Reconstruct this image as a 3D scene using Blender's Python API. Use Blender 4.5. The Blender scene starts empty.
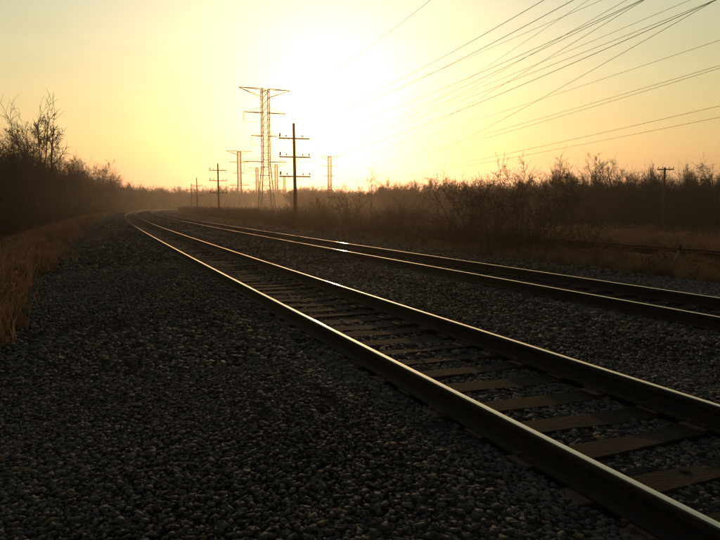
import bpy, bmesh, math, random
import numpy as np
from mathutils import Vector, Matrix, Quaternion

scene = bpy.context.scene
COL = scene.collection
R = math.radians
rng = np.random.default_rng(7)
random.seed(7)

# ------------------------------------------------------------------ camera
CAM_H = 1.358                       # eye height above the rail tops (z = 0)
F_PX, HORIZON = 660.0, 206.31
PITCH = math.atan((270 - HORIZON) / F_PX)
cam_d = bpy.data.cameras.new('camera')
cam_d.sensor_width = 36.0
cam_d.lens = 36.0 * F_PX / 720.0
cam_d.clip_start = 0.05
cam_d.clip_end = 12000
cam = bpy.data.objects.new('camera', cam_d)
COL.objects.link(cam)
cam.location = (0, 0, CAM_H)
cam.rotation_euler = (math.pi / 2 - PITCH, 0, 0)
scene.camera = cam

# ------------------------------------------------------------------ sky, sun, exposure
SUN_AZ = math.atan2(-27, F_PX)      # from +Y towards +X
SUN_EL = R(7.2)
SUN_DIR = Vector((math.sin(SUN_AZ) * math.cos(SUN_EL), math.cos(SUN_AZ) * math.cos(SUN_EL), math.sin(SUN_EL)))

world = bpy.data.worlds.new('World')
scene.world = world
world.use_nodes = True
nt = world.node_tree
nt.nodes.clear()
def N(tree, t, **kw):
    n = tree.nodes.new(t)
    for k, v in kw.items():
        setattr(n, k, v)
    return n
out = N(nt, 'ShaderNodeOutputWorld')
bg = N(nt, 'ShaderNodeBackground')
bg.inputs['Strength'].default_value = 0.0843
sky = N(nt, 'ShaderNodeTexSky', sky_type='NISHITA')
sky.sun_disc = False
sky.sun_elevation = SUN_EL
sky.sun_rotation = SUN_AZ
sky.altitude = 100
sky.air_density = 2.5
sky.dust_density = 1.0
sky.ozone_density = 0.6
tint = N(nt, 'ShaderNodeMix', data_type='RGBA', blend_type='MULTIPLY')
tint.inputs['Factor'].default_value = 1.0
tint.inputs['B'].default_value = (1.0, 1.177, 1.352, 1)
nt.links.new(sky.outputs['Color'], tint.inputs['A'])
# aureole: the hazy air glowing round the low sun, a function of the angle to the sun only
tc = N(nt, 'ShaderNodeTexCoord')
dot = N(nt, 'ShaderNodeVectorMath', operation='DOT_PRODUCT')
nrm = N(nt, 'ShaderNodeVectorMath', operation='NORMALIZE')
nt.links.new(tc.outputs['Generated'], nrm.inputs[0])
nt.links.new(nrm.outputs[0], dot.inputs[0])
dot.inputs[1].default_value = SUN_DIR
clampn = N(nt, 'ShaderNodeClamp')
clampn.inputs['Min'].default_value = -0.99999
clampn.inputs['Max'].default_value = 0.99999
nt.links.new(dot.outputs['Value'], clampn.inputs['Value'])
ang = N(nt, 'ShaderNodeMath', operation='ARCCOSINE')
nt.links.new(clampn.outputs[0], ang.inputs[0])
acc = tint.outputs['Result']
def glow(sig, col, power=1.0):
    global acc
    a = N(nt, 'ShaderNodeMath', operation='DIVIDE'); a.inputs[1].default_value = sig
    nt.links.new(ang.outputs[0], a.inputs[0])
    p = N(nt, 'ShaderNodeMath', operation='POWER'); p.inputs[1].default_value = power
    nt.links.new(a.outputs[0], p.inputs[0])
    m = N(nt, 'ShaderNodeMath', operation='MULTIPLY'); m.inputs[1].default_value = -1
    nt.links.new(p.outputs[0], m.inputs[0])
    e = N(nt, 'ShaderNodeMath', operation='EXPONENT')
    nt.links.new(m.outputs[0], e.inputs[0])
    s = N(nt, 'ShaderNodeVectorMath', operation='SCALE'); s.inputs[0].default_value = col
    nt.links.new(e.outputs[0], s.inputs['Scale'])
    ad = N(nt, 'ShaderNodeVectorMath', operation='ADD')
    nt.links.new(acc, ad.inputs[0]); nt.links.new(s.outputs[0], ad.inputs[1])
    acc = ad.outputs[0]
glow(R(25.8), (5.83, 7.1, 7.5))
glow(R(6.9), (10, 10, 9.8), 1.5)
cmap = N(nt, 'ShaderNodeMapping'); cmap.inputs['Scale'].default_value = (1.6, 1.6, 11); cmap.inputs['Rotation'].default_value = (0, R(5), 0)
cn = N(nt, 'ShaderNodeTexNoise'); cn.inputs['Scale'].default_value = 2.2; cn.inputs['Detail'].default_value = 6; cn.inputs['Distortion'].default_value = .6
nt.links.new(nrm.outputs[0], cmap.inputs['Vector']); nt.links.new(cmap.outputs[0], cn.inputs['Vector'])
cm = N(nt, 'ShaderNodeMapRange'); cm.inputs['From Min'].default_value = .3; cm.inputs['From Max'].default_value = .7
cm.inputs['To Min'].default_value = .965; cm.inputs['To Max'].default_value = 1.035
nt.links.new(cn.outputs['Fac'], cm.inputs['Value'])
cs = N(nt, 'ShaderNodeVectorMath', operation='SCALE')
nt.links.new(acc, cs.inputs[0]); nt.links.new(cm.outputs[0], cs.inputs['Scale']); acc = cs.outputs[0]
nt.links.new(acc, bg.inputs['Color'])
nt.links.new(bg.outputs[0], out.inputs['Surface'])

sun_d = bpy.data.lights.new('sun', 'SUN')
sun_d.energy = 0.9
sun_d.angle = R(0.5)
sun_d.color = (1.0, 0.58, 0.26)
sun = bpy.data.objects.new('sun', sun_d)
COL.objects.link(sun)
sun.rotation_euler = SUN_DIR.to_track_quat('Z', 'Y').to_euler()
sun.location = (0, 0, 60)

scene.view_settings.view_transform = 'Standard'
scene.view_settings.look = 'None'
scene.view_settings.gamma = 1.0
scene.view_settings.exposure = 0.0
scene.view_settings.use_curve_mapping = False
cy = scene.cycles
cy.use_denoising = True
cy.use_adaptive_sampling = True
cy.adaptive_threshold = 0.02
cy.max_bounces = 5
cy.diffuse_bounces = 2
cy.glossy_bounces = 2
cy.transmission_bounces = 2
cy.transparent_max_bounces = 6
cy.volume_bounces = 0
cy.caustics_reflective = False
cy.caustics_refractive = False

# ------------------------------------------------------------------ helpers
def link(o, parent=None):
    COL.objects.link(o)
    if parent is not None:
        o.parent = parent
    return o
def tag(o, label=None, cat=None, group=None, kind=None):
    if label: o['label'] = label
    if cat: o['category'] = cat
    if group: o['group'] = group
    if kind: o['kind'] = kind
    return o
def empty(name, loc=(0, 0, 0), rz=0.0, label=None, cat=None, group=None):
    o = bpy.data.objects.new(name, None)
    o.empty_display_size = 0.3
    o.location = loc
    o.rotation_euler = (0, 0, rz)
    link(o)
    return tag(o, label, cat, group)
def mesh_from(name, verts, faces, mats=(), smooth=False, mat_idx=None):
    me = bpy.data.meshes.new(name)
    me.from_pydata([tuple(v) for v in verts], [], [tuple(f) for f in faces])
    for m in mats:
        me.materials.append(m)
    if mat_idx is not None:
        me.polygons.foreach_set('material_index', mat_idx)
    if smooth:
        me.polygons.foreach_set('use_smooth', [True] * len(me.polygons))
    me.update()
    return me
def mesh_np(name, V, Fa, mat, smooth=False):
    """V (n,3), Fa (m,k) with one k for all faces"""
    me = bpy.data.meshes.new(name)
    n, m, k = len(V), len(Fa), Fa.shape[1]
    me.vertices.add(n); me.vertices.foreach_set('co', np.ascontiguousarray(V, dtype=np.float32).ravel())
    me.loops.add(m * k); me.loops.foreach_set('vertex_index', np.ascontiguousarray(Fa, dtype=np.int32).ravel())
    me.polygons.add(m); me.polygons.foreach_set('loop_start', np.arange(0, m * k, k, dtype=np.int32))
    if smooth: me.polygons.foreach_set('use_smooth', np.ones(m, dtype=bool))
    me.materials.append(mat)
    me.update(calc_edges=True)
    return me
def obj(name, me, parent=None, loc=None):
    o = bpy.data.objects.new(name, me)
    if loc is not None: o.location = loc
    return link(o, parent)

class MB:
    """collects boxes, bars and tubes for ONE mesh"""
    def __init__(s): s.v, s.f = [], []
    def tube(s, pts, rad, sides=6, cap=True):
        pts = [Vector(p) for p in pts]
        rads = rad if hasattr(rad, '__len__') else [rad] * len(pts)
        b = len(s.v)
        prev = None
        for i, p in enumerate(pts):
            d = (pts[min(i + 1, len(pts) - 1)] - pts[max(i - 1, 0)])
            d.normalize()
            if prev is None:
                ref = Vector((0, 0, 1)) if abs(d.z) < 0.9 else Vector((1, 0, 0))
                x = d.cross(ref).normalized()
            else:
                x = (prev - d * prev.dot(d)).normalized()
            y = d.cross(x)
            prev = x
            for k in range(sides):
                a = 2 * math.pi * k / sides
                s.v.append(p + (x * math.cos(a) + y * math.sin(a)) * rads[i])
        for i in range(len(pts) - 1):
            for k in range(sides):
                k2 = (k + 1) % sides
                s.f.append((b + i * sides + k, b + i * sides + k2, b + (i + 1) * sides + k2, b + (i + 1) * sides + k))
        if cap:
            s.f.append(tuple(b + k for k in reversed(range(sides))))
            e = b + (len(pts) - 1) * sides
            s.f.append(tuple(e + k for k in range(sides)))
        return s
    def box(s, c, size, rot=None):
        b = len(s.v)
        M = rot if rot is not None else Matrix.Identity(3)
        for sx in (-1, 1):
            for sy in (-1, 1):
                for sz in (-1, 1):
                    s.v.append(Vector(c) + M @ Vector((sx * size[0] / 2, sy * size[1] / 2, sz * size[2] / 2)))
        for f in ((0, 1, 3, 2), (4, 6, 7, 5), (0, 4, 5, 1), (2, 3, 7, 6), (0, 2, 6, 4), (1, 5, 7, 3)):
            s.f.append(tuple(b + i for i in f))
        return s
    def mesh(s, name, mat, smooth=False): return mesh_from(name, s.v, s.f, [mat], smooth)
    def build(s, name, mat, parent=None, loc=None, smooth=False): return obj(name, s.mesh(name, mat, smooth), parent, loc)

# ------------------------------------------------------------------ materials
def mat_new(name):
    m = bpy.data.materials.new(name)
    m.use_nodes = True
    t = m.node_tree
    b = t.nodes['Principled BSDF']
    return m, t, b
def mat_noise(name, c1, c2, scale=5.0, rough=0.8, detail=6, bump=0.0, bscale=40, coord='Object', metallic=0.0, stretch=None, spec=0.3, c3=None):
    m, t, b = mat_new(name)
    tcn = N(t, 'ShaderNodeTexCoord')
    src = tcn.outputs[coord]
    if stretch:
        mp = N(t, 'ShaderNodeMapping'); mp.inputs['Scale'].default_value = stretch
        t.links.new(src, mp.inputs['Vector']); src = mp.outputs[0]
    nz = N(t, 'ShaderNodeTexNoise'); nz.inputs['Scale'].default_value = scale; nz.inputs['Detail'].default_value = detail
    nz.inputs['Roughness'].default_value = 0.65
    t.links.new(src, nz.inputs['Vector'])
    cr = N(t, 'ShaderNodeValToRGB')
    cr.color_ramp.elements[0].position = 0.32; cr.color_ramp.elements[0].color = (*c1, 1)
    cr.color_ramp.elements[1].position = 0.68; cr.color_ramp.elements[1].color = (*c2, 1)
    if c3:
        e = cr.color_ramp.elements.new(0.5); e.color = (*c3, 1)
    t.links.new(nz.outputs['Fac'], cr.inputs['Fac'])
    t.links.new(cr.outputs['Color'], b.inputs['Base Color'])
    b.inputs['Roughness'].default_value = rough
    b.inputs['Metallic'].default_value = metallic
    b.inputs['Specular IOR Level'].default_value = spec
    if bump:
        n2 = N(t, 'ShaderNodeTexNoise'); n2.inputs['Scale'].default_value = bscale; n2.inputs['Detail'].default_value = 5
        t.links.new(src, n2.inputs['Vector'])
        bp = N(t, 'ShaderNodeBump'); bp.inputs['Strength'].default_value = bump; bp.inputs['Distance'].default_value = 0.02
        t.links.new(n2.outputs['Fac'], bp.inputs['Height'])
        t.links.new(bp.outputs[0], b.inputs['Normal'])
    return m

M = {}
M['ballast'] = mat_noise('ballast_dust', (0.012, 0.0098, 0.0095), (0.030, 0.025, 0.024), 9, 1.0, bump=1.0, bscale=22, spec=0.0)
M['soil'] = mat_noise('dry_soil', (0.022, 0.015, 0.010), (0.055, 0.036, 0.021), 0.35, 0.95, bump=0.6, bscale=3, spec=0.1)
M['tie'] = mat_noise('creosoted_wood', (0.006, 0.0040, 0.0032), (0.025, 0.0145, 0.0100), 9, 0.9, bump=1.0, bscale=16, stretch=(0.6, 6, 6), spec=0.12)
M['rust'] = mat_noise('rail_rust', (0.009, 0.006, 0.005), (0.024, 0.014, 0.0095), 14, 0.8, bump=0.3, bscale=60, spec=0.25)
M['rust_siding'] = mat_noise('old_rail_rust', (0.05, 0.022, 0.012), (0.10, 0.045, 0.022), 14, 0.85, spec=0.2)
M['plate'] = mat_noise('tie_plate_rust', (0.035, 0.019, 0.012), (0.08, 0.042, 0.024), 25, 0.7, spec=0.3)
M['bark'] = mat_noise('grey_brown_bark', (0.018, 0.013, 0.010), (0.045, 0.032, 0.023), 3, 0.9, bump=0.5, bscale=12, stretch=(4, 4, 1), spec=0.15)
M['twig'] = mat_noise('brown_twigs', (0.019, 0.0125, 0.008), (0.046, 0.029, 0.018), 1.2, 0.85, spec=0.2)
M['shrub'] = mat_noise('reddish_shrub_stems', (0.028, 0.016, 0.010), (0.065, 0.036, 0.020), 1.5, 0.85, spec=0.2)
M['pole'] = mat_noise('flare_tinted_pole_wood', (0.07, 0.027, 0.015), (0.15, 0.060, 0.032), 4, 0.85, stretch=(6, 6, .6), spec=0.2)  # brown wood pushed redder: red lens glare put into the colour
M['steel'] = mat_noise('galvanised_steel', (0.16, 0.155, 0.14), (0.26, 0.25, 0.235), 2, 0.55, metallic=0.6, spec=0.4)
M['insulator'] = mat_noise('brown_porcelain', (0.05, 0.022, 0.014), (0.08, 0.035, 0.02), 3, 0.25, spec=0.5)
M['wire'] = mat_noise('weathered_aluminium_cable', (0.05, 0.048, 0.045), (0.09, 0.086, 0.08), 0.5, 0.6, metallic=0.3)
M['post'] = mat_noise('flaked_green_white_paint', (0.05, 0.055, 0.04), (0.11, 0.11, 0.085), 9, 0.7)
M['post_cap'] = mat_noise('dark_rubber', (0.015, 0.014, 0.013), (0.03, 0.028, 0.026), 9, 0.8)

# polished rail head
m, t, b = mat_new('polished_rail_steel')
tcn = N(t, 'ShaderNodeTexCoord')
mp = N(t, 'ShaderNodeMapping'); mp.inputs['Scale'].default_value = (14, 14, 14)
nz = N(t, 'ShaderNodeTexNoise'); nz.inputs['Scale'].default_value = 1.0; nz.inputs['Detail'].default_value = 6
t.links.new(tcn.outputs['Object'], mp.inputs['Vector']); t.links.new(mp.outputs[0], nz.inputs['Vector'])
mr = N(t, 'ShaderNodeMapRange'); mr.inputs['To Min'].default_value = 0.035; mr.inputs['To Max'].default_value = 0.06
t.links.new(nz.outputs['Fac'], mr.inputs['Value']); t.links.new(mr.outputs[0], b.inputs['Roughness'])
b.inputs['Base Color'].default_value = (0.32, 0.285, 0.235, 1)
b.inputs['Metallic'].default_value = 1.0
M['polish'] = m

# stones: one random colour per stone, carried in a colour attribute
def stone_mat(name, attr=True):
    m, t, b = mat_new(name)
    cr = N(t, 'ShaderNodeValToRGB')
    els = cr.color_ramp.elements
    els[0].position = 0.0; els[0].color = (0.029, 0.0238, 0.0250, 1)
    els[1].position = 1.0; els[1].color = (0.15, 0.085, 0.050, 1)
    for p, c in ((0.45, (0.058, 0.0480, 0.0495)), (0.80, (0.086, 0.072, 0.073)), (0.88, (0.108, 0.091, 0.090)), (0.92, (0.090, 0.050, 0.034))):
        e = els.new(p); e.color = (*c, 1)
    if attr:
        at = N(t, 'ShaderNodeAttribute'); at.attribute_name = 'tone'
        t.links.new(at.outputs['Fac'], cr.inputs['Fac'])
    else:
        oi = N(t, 'ShaderNodeObjectInfo'); t.links.new(oi.outputs['Random'], cr.inputs['Fac'])
    tcn = N(t, 'ShaderNodeTexCoord')
    nz = N(t, 'ShaderNodeTexNoise'); nz.inputs['Scale'].default_value = 60; nz.inputs['Detail'].default_value = 4
    t.links.new(tcn.outputs['Object'], nz.inputs['Vector'])
    mx = N(t, 'ShaderNodeMix', data_type='RGBA', blend_type='MULTIPLY'); mx.inputs['Factor'].default_value = 0.7
    cr2 = N(t, 'ShaderNodeValToRGB'); cr2.color_ramp.elements[0].position = .3; cr2.color_ramp.elements[1].position = .6
    cr2.color_ramp.elements[0].color = (.45, .45, .45, 1)
    t.links.new(nz.outputs['Fac'], cr2.inputs['Fac'])
    t.links.new(cr.outputs['Color'], mx.inputs['A']); t.links.new(cr2.outputs['Color'], mx.inputs['B'])
    t.links.new(mx.outputs['Result'], b.inputs['Base Color'])
    bp = N(t, 'ShaderNodeBump'); bp.inputs['Strength'].default_value = .6; bp.inputs['Distance'].default_value = .006
    t.links.new(nz.outputs['Fac'], bp.inputs['Height']); t.links.new(bp.outputs[0], b.inputs['Normal'])
    b.inputs['Roughness'].default_value = 0.8
    b.inputs['Specular IOR Level'].default_value = 0.22
    return m
M['stones'] = stone_mat('crushed_rock')
M['stone_one'] = stone_mat('crushed_rock_single', attr=False)

def leaf_mat(name, c1, c2, trans=0.5):
    m, t, b = mat_new(name)
    tcn = N(t, 'ShaderNodeTexCoord'); gi = N(t, 'ShaderNodeObjectInfo')
    nz = N(t, 'ShaderNodeTexNoise'); nz.inputs['Scale'].default_value = 3.0; nz.inputs['Detail'].default_value = 4
    t.links.new(tcn.outputs['Object'], nz.inputs['Vector'])
    ad = N(t, 'ShaderNodeMath', operation='MULTIPLY_ADD'); ad.inputs[1].default_value = .45
    t.links.new(gi.outputs['Random'], ad.inputs[0]); t.links.new(nz.outputs['Fac'], ad.inputs[2])
    cr = N(t, 'ShaderNodeValToRGB')
    cr.color_ramp.elements[0].position = 0.35; cr.color_ramp.elements[0].color = (*c1, 1)
    cr.color_ramp.elements[1].position = 0.95; cr.color_ramp.elements[1].color = (*c2, 1)
    t.links.new(ad.outputs[0], cr.inputs['Fac'])
    t.links.new(cr.outputs['Color'], b.inputs['Base Color'])
    b.inputs['Roughness'].default_value = 0.7
    b.inputs['Specular IOR Level'].default_value = 0.2
    tr = N(t, 'ShaderNodeBsdfTranslucent'); t.links.new(cr.outputs['Color'], tr.inputs['Color'])
    mx = N(t, 'ShaderNodeMixShader'); mx.inputs[0].default_value = trans
    t.links.new(b.outputs[0], mx.inputs[1]); t.links.new(tr.outputs[0], mx.inputs[2])
    t.links.new(mx.outputs[0], t.nodes['Material Output'].inputs['Surface'])
    return m
M['grass'] = leaf_mat('dry_grass', (0.068, 0.040, 0.025), (0.23, 0.138, 0.082), 0.45)
M['deadleaf'] = leaf_mat('dead_leaves', (0.05, 0.025, 0.012), (0.15, 0.07, 0.03), 0.4)

# ------------------------------------------------------------------ track centreline (measured curve: heading by arc length)
KS = [-60, -4, 15, 35, 60, 90, 130, 180, 240, 320, 420, 620, 760]
KV = [.0005, .0012, .00041, .00041, .00059, .0005, .00062, .00033, .00063, .0014, .0023, .0024, .0012]
S = np.arange(-40, 760, 1.0)
kap = np.interp(S, KS, KV)
i0 = int(np.argmin(abs(S)))
TH = np.concatenate([[0], np.cumsum((kap[1:] + kap[:-1]) / 2)])
TH = TH - TH[i0] - 0.39799 + 0.004
CX = np.concatenate([[0], np.cumsum((np.sin(TH[1:]) + np.sin(TH[:-1])) / 2)])
CY = np.concatenate([[0], np.cumsum((np.cos(TH[1:]) + np.cos(TH[:-1])) / 2)])
CX = CX - CX[i0] + 3.474
CY = CY - CY[i0]
def su(s, u):
    """arc length s, offset u to the right of the first track's centre -> x, y"""
    x, y, th = np.interp(s, S, CX), np.interp(s, S, CY), np.interp(s, S, TH)
    return x + u * np.cos(th), y - u * np.sin(th)
def heading(s): return float(np.interp(s, S, TH))
PU = [-70, -12.5, -9.5, -7.0, -4.9, -3.4, -2.0, -1.45, -.95, -.80, .80, .95, 1.45, 2.35, 3.27, 3.77, 3.92, 5.52, 5.67, 6.17, 6.7, 8.2, 12, 14, 18.5, 20.3, 24.6, 26.5, 42, 58, 70]
PZ = [-2.3, -2.25, -1.7, -1.05, -.55, -.41, -.26, -.178, -.182, -.228, -.228, -.182, -.178, -.24, -.178, -.182, -.228, -.228, -.182, -.178, -.26, -.50, -.66, -.95, -1.05, -.88, -.88, -1.2, -1.6, -2.25, -2.3]
def prof(u): return np.interp(u, PU, PZ)
GROUND_Z = -1.95
D2 = 4.718
U3, Z3 = 22.5, -0.66

# ------------------------------------------------------------------ ground and embankment
n = 40
gx = np.concatenate([-np.geomspace(6000, 60, 14), np.linspace(-50, 50, 6), np.geomspace(60, 6000, 14)])
V, Fc = [], []
for y in gx + 200:
    for x in gx:
        V.append((x, y, GROUND_Z))
k = len(gx)
for i in range(k - 1):
    for j in range(k - 1):
        Fc.append((i * k + j, i * k + j + 1, (i + 1) * k + j + 1, (i + 1) * k + j))
ground = obj('ground', mesh_from('ground', V, Fc, [M['soil']]))
tag(ground, 'flat dry brown ground under fields and woods', 'ground', kind='structure')

def vnoise(x, y, sc, seed=0):
    """cheap smooth value noise"""
    r = np.random.default_rng(seed).random((64, 64))
    X, Y = x / sc, y / sc
    xi, yi = np.floor(X).astype(int), np.floor(Y).astype(int)
    fx, fy = X - xi, Y - yi
    fx, fy = fx * fx * (3 - 2 * fx), fy * fy * (3 - 2 * fy)
    g = lambda a, b: r[a % 64, b % 64]
    return (g(xi, yi) * (1 - fx) + g(xi + 1, yi) * fx) * (1 - fy) + (g(xi, yi + 1) * (1 - fx) + g(xi + 1, yi + 1) * fx) * fy

def strip(name, us, ss, mat, label, cat, lift=0.0, amp=0.05, kind='structure'):
    SS, UU = np.meshgrid(ss, us, indexing='ij')
    x, y = su(SS.ravel(), UU.ravel()); x = x.reshape(SS.shape); y = y.reshape(SS.shape)
    z = prof(UU) + lift + (vnoise(x, y, 0.9, 1) - .5) * amp + (vnoise(x, y, 0.31, 2) - .5) * amp * .6
    Vv = np.stack([x, y, z], -1).reshape(-1, 3)
    a, bb = SS.shape
    idx = np.arange(a * bb).reshape(a, bb)
    Fv = np.stack([idx[:-1, :-1], idx[:-1, 1:], idx[1:, 1:], idx[1:, :-1]], -1).reshape(-1, 4)
    o = obj(name, mesh_np(name, Vv, Fv, mat, True))
    return tag(o, label, cat, kind=kind)
s_steps = np.concatenate([np.arange(-20, 40, .5), np.arange(40, 160, 2), np.arange(160, 755, 5)])
embank = strip('embankment', np.array([-70, -40, -20, -12.5, -11, -9.5, -8.2, -7, -6, -5.3, -4.7, -4, -2, 3, 8, 11, 11.8, 12.4, 13, 14, 15.5, 17, 18.5, 19.4, 20.3, 22.5, 24.6, 25.5, 26.5, 30, 36, 42, 50, 58, 70.]),
      s_steps, M['soil'], 'low earth bank carrying the railway through dry grass', 'embankment', lift=-0.05, amp=0.10)
s_near = np.concatenate([np.arange(-12, 16, .22), np.arange(16, 60, 1), np.arange(60, 200, 2), np.arange(200, 750, 5)])
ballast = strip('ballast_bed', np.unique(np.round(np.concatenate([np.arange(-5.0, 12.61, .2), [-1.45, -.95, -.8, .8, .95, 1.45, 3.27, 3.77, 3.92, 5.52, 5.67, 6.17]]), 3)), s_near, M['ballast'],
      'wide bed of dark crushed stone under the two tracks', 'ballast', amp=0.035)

# ------------------------------------------------------------------ rails and ties
# rail section (x right, z up), head top at z = 0
SEC = [(-.070, -.171), (.070, -.171), (.070, -.160), (.012, -.145), (.009, -.050), (.036, -.042), (.0375, -.016),
       (.034, -.0055), (.0265, -.0022), (.0205, -.0012), (0, 0), (-.0205, -.0012), (-.0265, -.0022), (-.034, -.0055),
       (-.0375, -.016), (-.036, -.042), (-.009, -.050), (-.012, -.145), (-.070, -.160)]
def rail_mesh(name, u, z0, s0, s1, polish=True, gauge_side=1):
    ss = np.arange(s0, s1, 1.0)
    x, y = su(ss, np.full(len(ss), u)); th = np.interp(ss, S, TH)
    V = []
    for i in range(len(ss)):
        c, sn = math.cos(th[i]), math.sin(th[i])
        for (px, pz) in SEC:
            V.append((x[i] + px * c, y[i] - px * sn, z0 + pz))
    n = len(SEC); Fv, mi = [], []
    for i in range(len(ss) - 1):
        for k in range(n):
            k2 = (k + 1) % n
            Fv.append((i * n + k, (i + 1) * n + k, (i + 1) * n + k2, i * n + k2))
            mi.append(1 if polish and 9 <= k <= 10 else 0)
    Fv.append(tuple(range(n))); Fv.append(tuple((len(ss) - 1) * n + k for k in reversed(range(n)))); mi += [0, 0]
    me = mesh_from(name, V, Fv, [M['rust'] if polish else M['rust_siding'], M['polish']], True, mi)
    me.set_sharp_from_angle(angle=R(40))
    return me
def tie_mesh(seed):
    r = random.Random(seed)
    bm = bmesh.new()
    bmesh.ops.create_cube(bm, size=1)
    L = 2.58 + r.uniform(-.03, .03)
    for v in bm.verts: v.co = Vector((v.co.x * L, v.co.y * .225, v.co.z * .18 - .09))
    bmesh.ops.subdivide_edges(bm, edges=[e for e in bm.edges if abs(e.verts[0].co.x - e.verts[1].co.x) > 1], cuts=4)
    for v in bm.verts:
        v.co += Vector((r.uniform(-.02, .02) if abs(v.co.x) > 1.2 else 0, r.uniform(-.022, .022), r.uniform(-.022, .004) if abs(abs(v.co.x) - .75) > .2 else 0))
    bmesh.ops.bevel(bm, geom=[e for e in bm.edges], offset=.008, segments=1, affect='EDGES')
    me = bpy.data.meshes.new('tie'); bm.to_mesh(me); bm.free(); me.materials.append(M['tie'])
    return me
TIES = [tie_mesh(k) for k in range(6)]
pl = MB()
pl.box((0, 0, .006), (.36, .19, .012))
for sx in (-1, 1):
    pl.box((sx * .085, 0, .018), (.018, .19, .014))
    for sy in (-1, 1):
        pl.box((sx * .11, sy * .06, .024), (.03, .022, .03))
PLATE = pl.mesh('tie_plate', M['plate'])
an = MB(); an.box((0, 0, -.004), (.17, .03, .02)); an.box((.08, 0, .012), (.02, .03, .03)); an.box((-.08, 0, .012), (.02, .03, .03))
ANCHOR = an.mesh('rail_anchor', M['plate'])

TIE_S = {}
def track(uc, z0, s0, s1, label, n_single, n_plates, polish=True, ztie=-.185):
    root = empty('railway_track', (0, 0, 0), 0, label, 'railway track', 'railway tracks')
    for sg in (-1, 1):
        obj('rail', rail_mesh('rail', uc + sg * .7525, z0, s0, s1, polish), root)
    s = s0 if s0 > -4 else -4.0
    rest, alls = [], []
    i = 0
    r = random.Random(int(uc * 100))
    while s < s1 - 1:
        x, y = su(s, uc + r.uniform(-.10, .10)); th = heading(s)
        rz = -th + r.gauss(0, .028)
        alls.append(s)
        if i < n_single:
            o = bpy.data.objects.new('tie', TIES[r.randrange(6)])
            o.location = (x, y, z0 + ztie + r.uniform(-.006, .002)); o.rotation_euler = (0, 0, rz)
            link(o, root)
            if i < n_plates:
                for sg in (-1, 1):
                    p = bpy.data.objects.new('tie_plate', PLATE)
                    p.location = (sg * .7525, 0, 0.001); link(p, o)
                    if i % 2 == 0:
                        q = bpy.data.objects.new('rail_anchor', ANCHOR)
                        q.location = (sg * .7525, .135, .004); link(q, o)
        else:
            rest.append((x, y, z0 + ztie, rz))
        s += .53 + r.gauss(0, .035); i += 1
    TIE_S[uc] = np.array(alls)
    if rest:
        mb = MB()
        for (x, y, z, rz) in rest: mb.box((x, y, z - .09), (2.58, .225, .18), Matrix.Rotation(rz, 3, 'Z'))
        tag(mb.build('tie_run', M['tie'], root), kind='stuff')
    return root
track(0, 0.0, -12, 740, 'nearest railway track, two shiny rails on weathered wooden ties curving away', 300, 60)
track(D2, 0.0, -12, 740, 'second railway track with shiny rails, running between nearest track and brush', 300, 30)
track(U3, Z3, -4, 150, 'rusty unused siding track half hidden beyond the dry brush', 60, 0, polish=False)

# ------------------------------------------------------------------ ballast stones
PHI = (1 + 5 ** .5) / 2
ICO_V = np.array([(-1, PHI, 0), (1, PHI, 0), (-1, -PHI, 0), (1, -PHI, 0), (0, -1, PHI), (0, 1, PHI), (0, -1, -PHI), (0, 1, -PHI), (PHI, 0, -1), (PHI, 0, 1), (-PHI, 0, -1), (-PHI, 0, 1)]) / math.sqrt(1 + PHI * PHI)
ICO_F = np.array([(0, 11, 5), (0, 5, 1), (0, 1, 7), (0, 7, 10), (0, 10, 11), (1, 5, 9), (5, 11, 4), (11, 10, 2), (10, 7, 6), (7, 1, 8), (3, 9, 4), (3, 4, 2), (3, 2, 6), (3, 6, 8), (3, 8, 9), (4, 9, 5), (2, 4, 11), (6, 2, 10), (8, 6, 7), (9, 8, 1)])
OCT_V = np.array([(1, 0, 0), (-1, 0, 0), (0, 1, 0), (0, -1, 0), (0, 0, 1), (0, 0, -1)], float)
CUB_V = np.array([(a, b_, c) for a in (-1, 1) for b_ in (-1, 1) for c in (-1, 1)], float) * .62
CUB_F = np.array([(0, 1, 3), (0, 3, 2), (4, 6, 7), (4, 7, 5), (0, 4, 5), (0, 5, 1), (2, 3, 7), (2, 7, 6), (0, 2, 6), (0, 6, 4), (1, 5, 7), (1, 7, 3)])
OCT_F = np.array([(0, 2, 4), (2, 1, 4), (1, 3, 4), (3, 0, 4), (2, 0, 5), (1, 2, 5), (3, 1, 5), (0, 3, 5)])
def rand_rot(n):
    q = rng.normal(size=(n, 4)); q /= np.linalg.norm(q, axis=1, keepdims=True)
    w, x, y, z = q.T
    return np.stack([np.stack([1 - 2 * (y * y + z * z), 2 * (x * y - z * w), 2 * (x * z + y * w)], -1),
                     np.stack([2 * (x * y + z * w), 1 - 2 * (x * x + z * z), 2 * (y * z - x * w)], -1),
                     np.stack([2 * (x * z - y * w), 2 * (y * z + x * w), 1 - 2 * (x * x + y * y)], -1)], 1)
NS = 175
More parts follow.
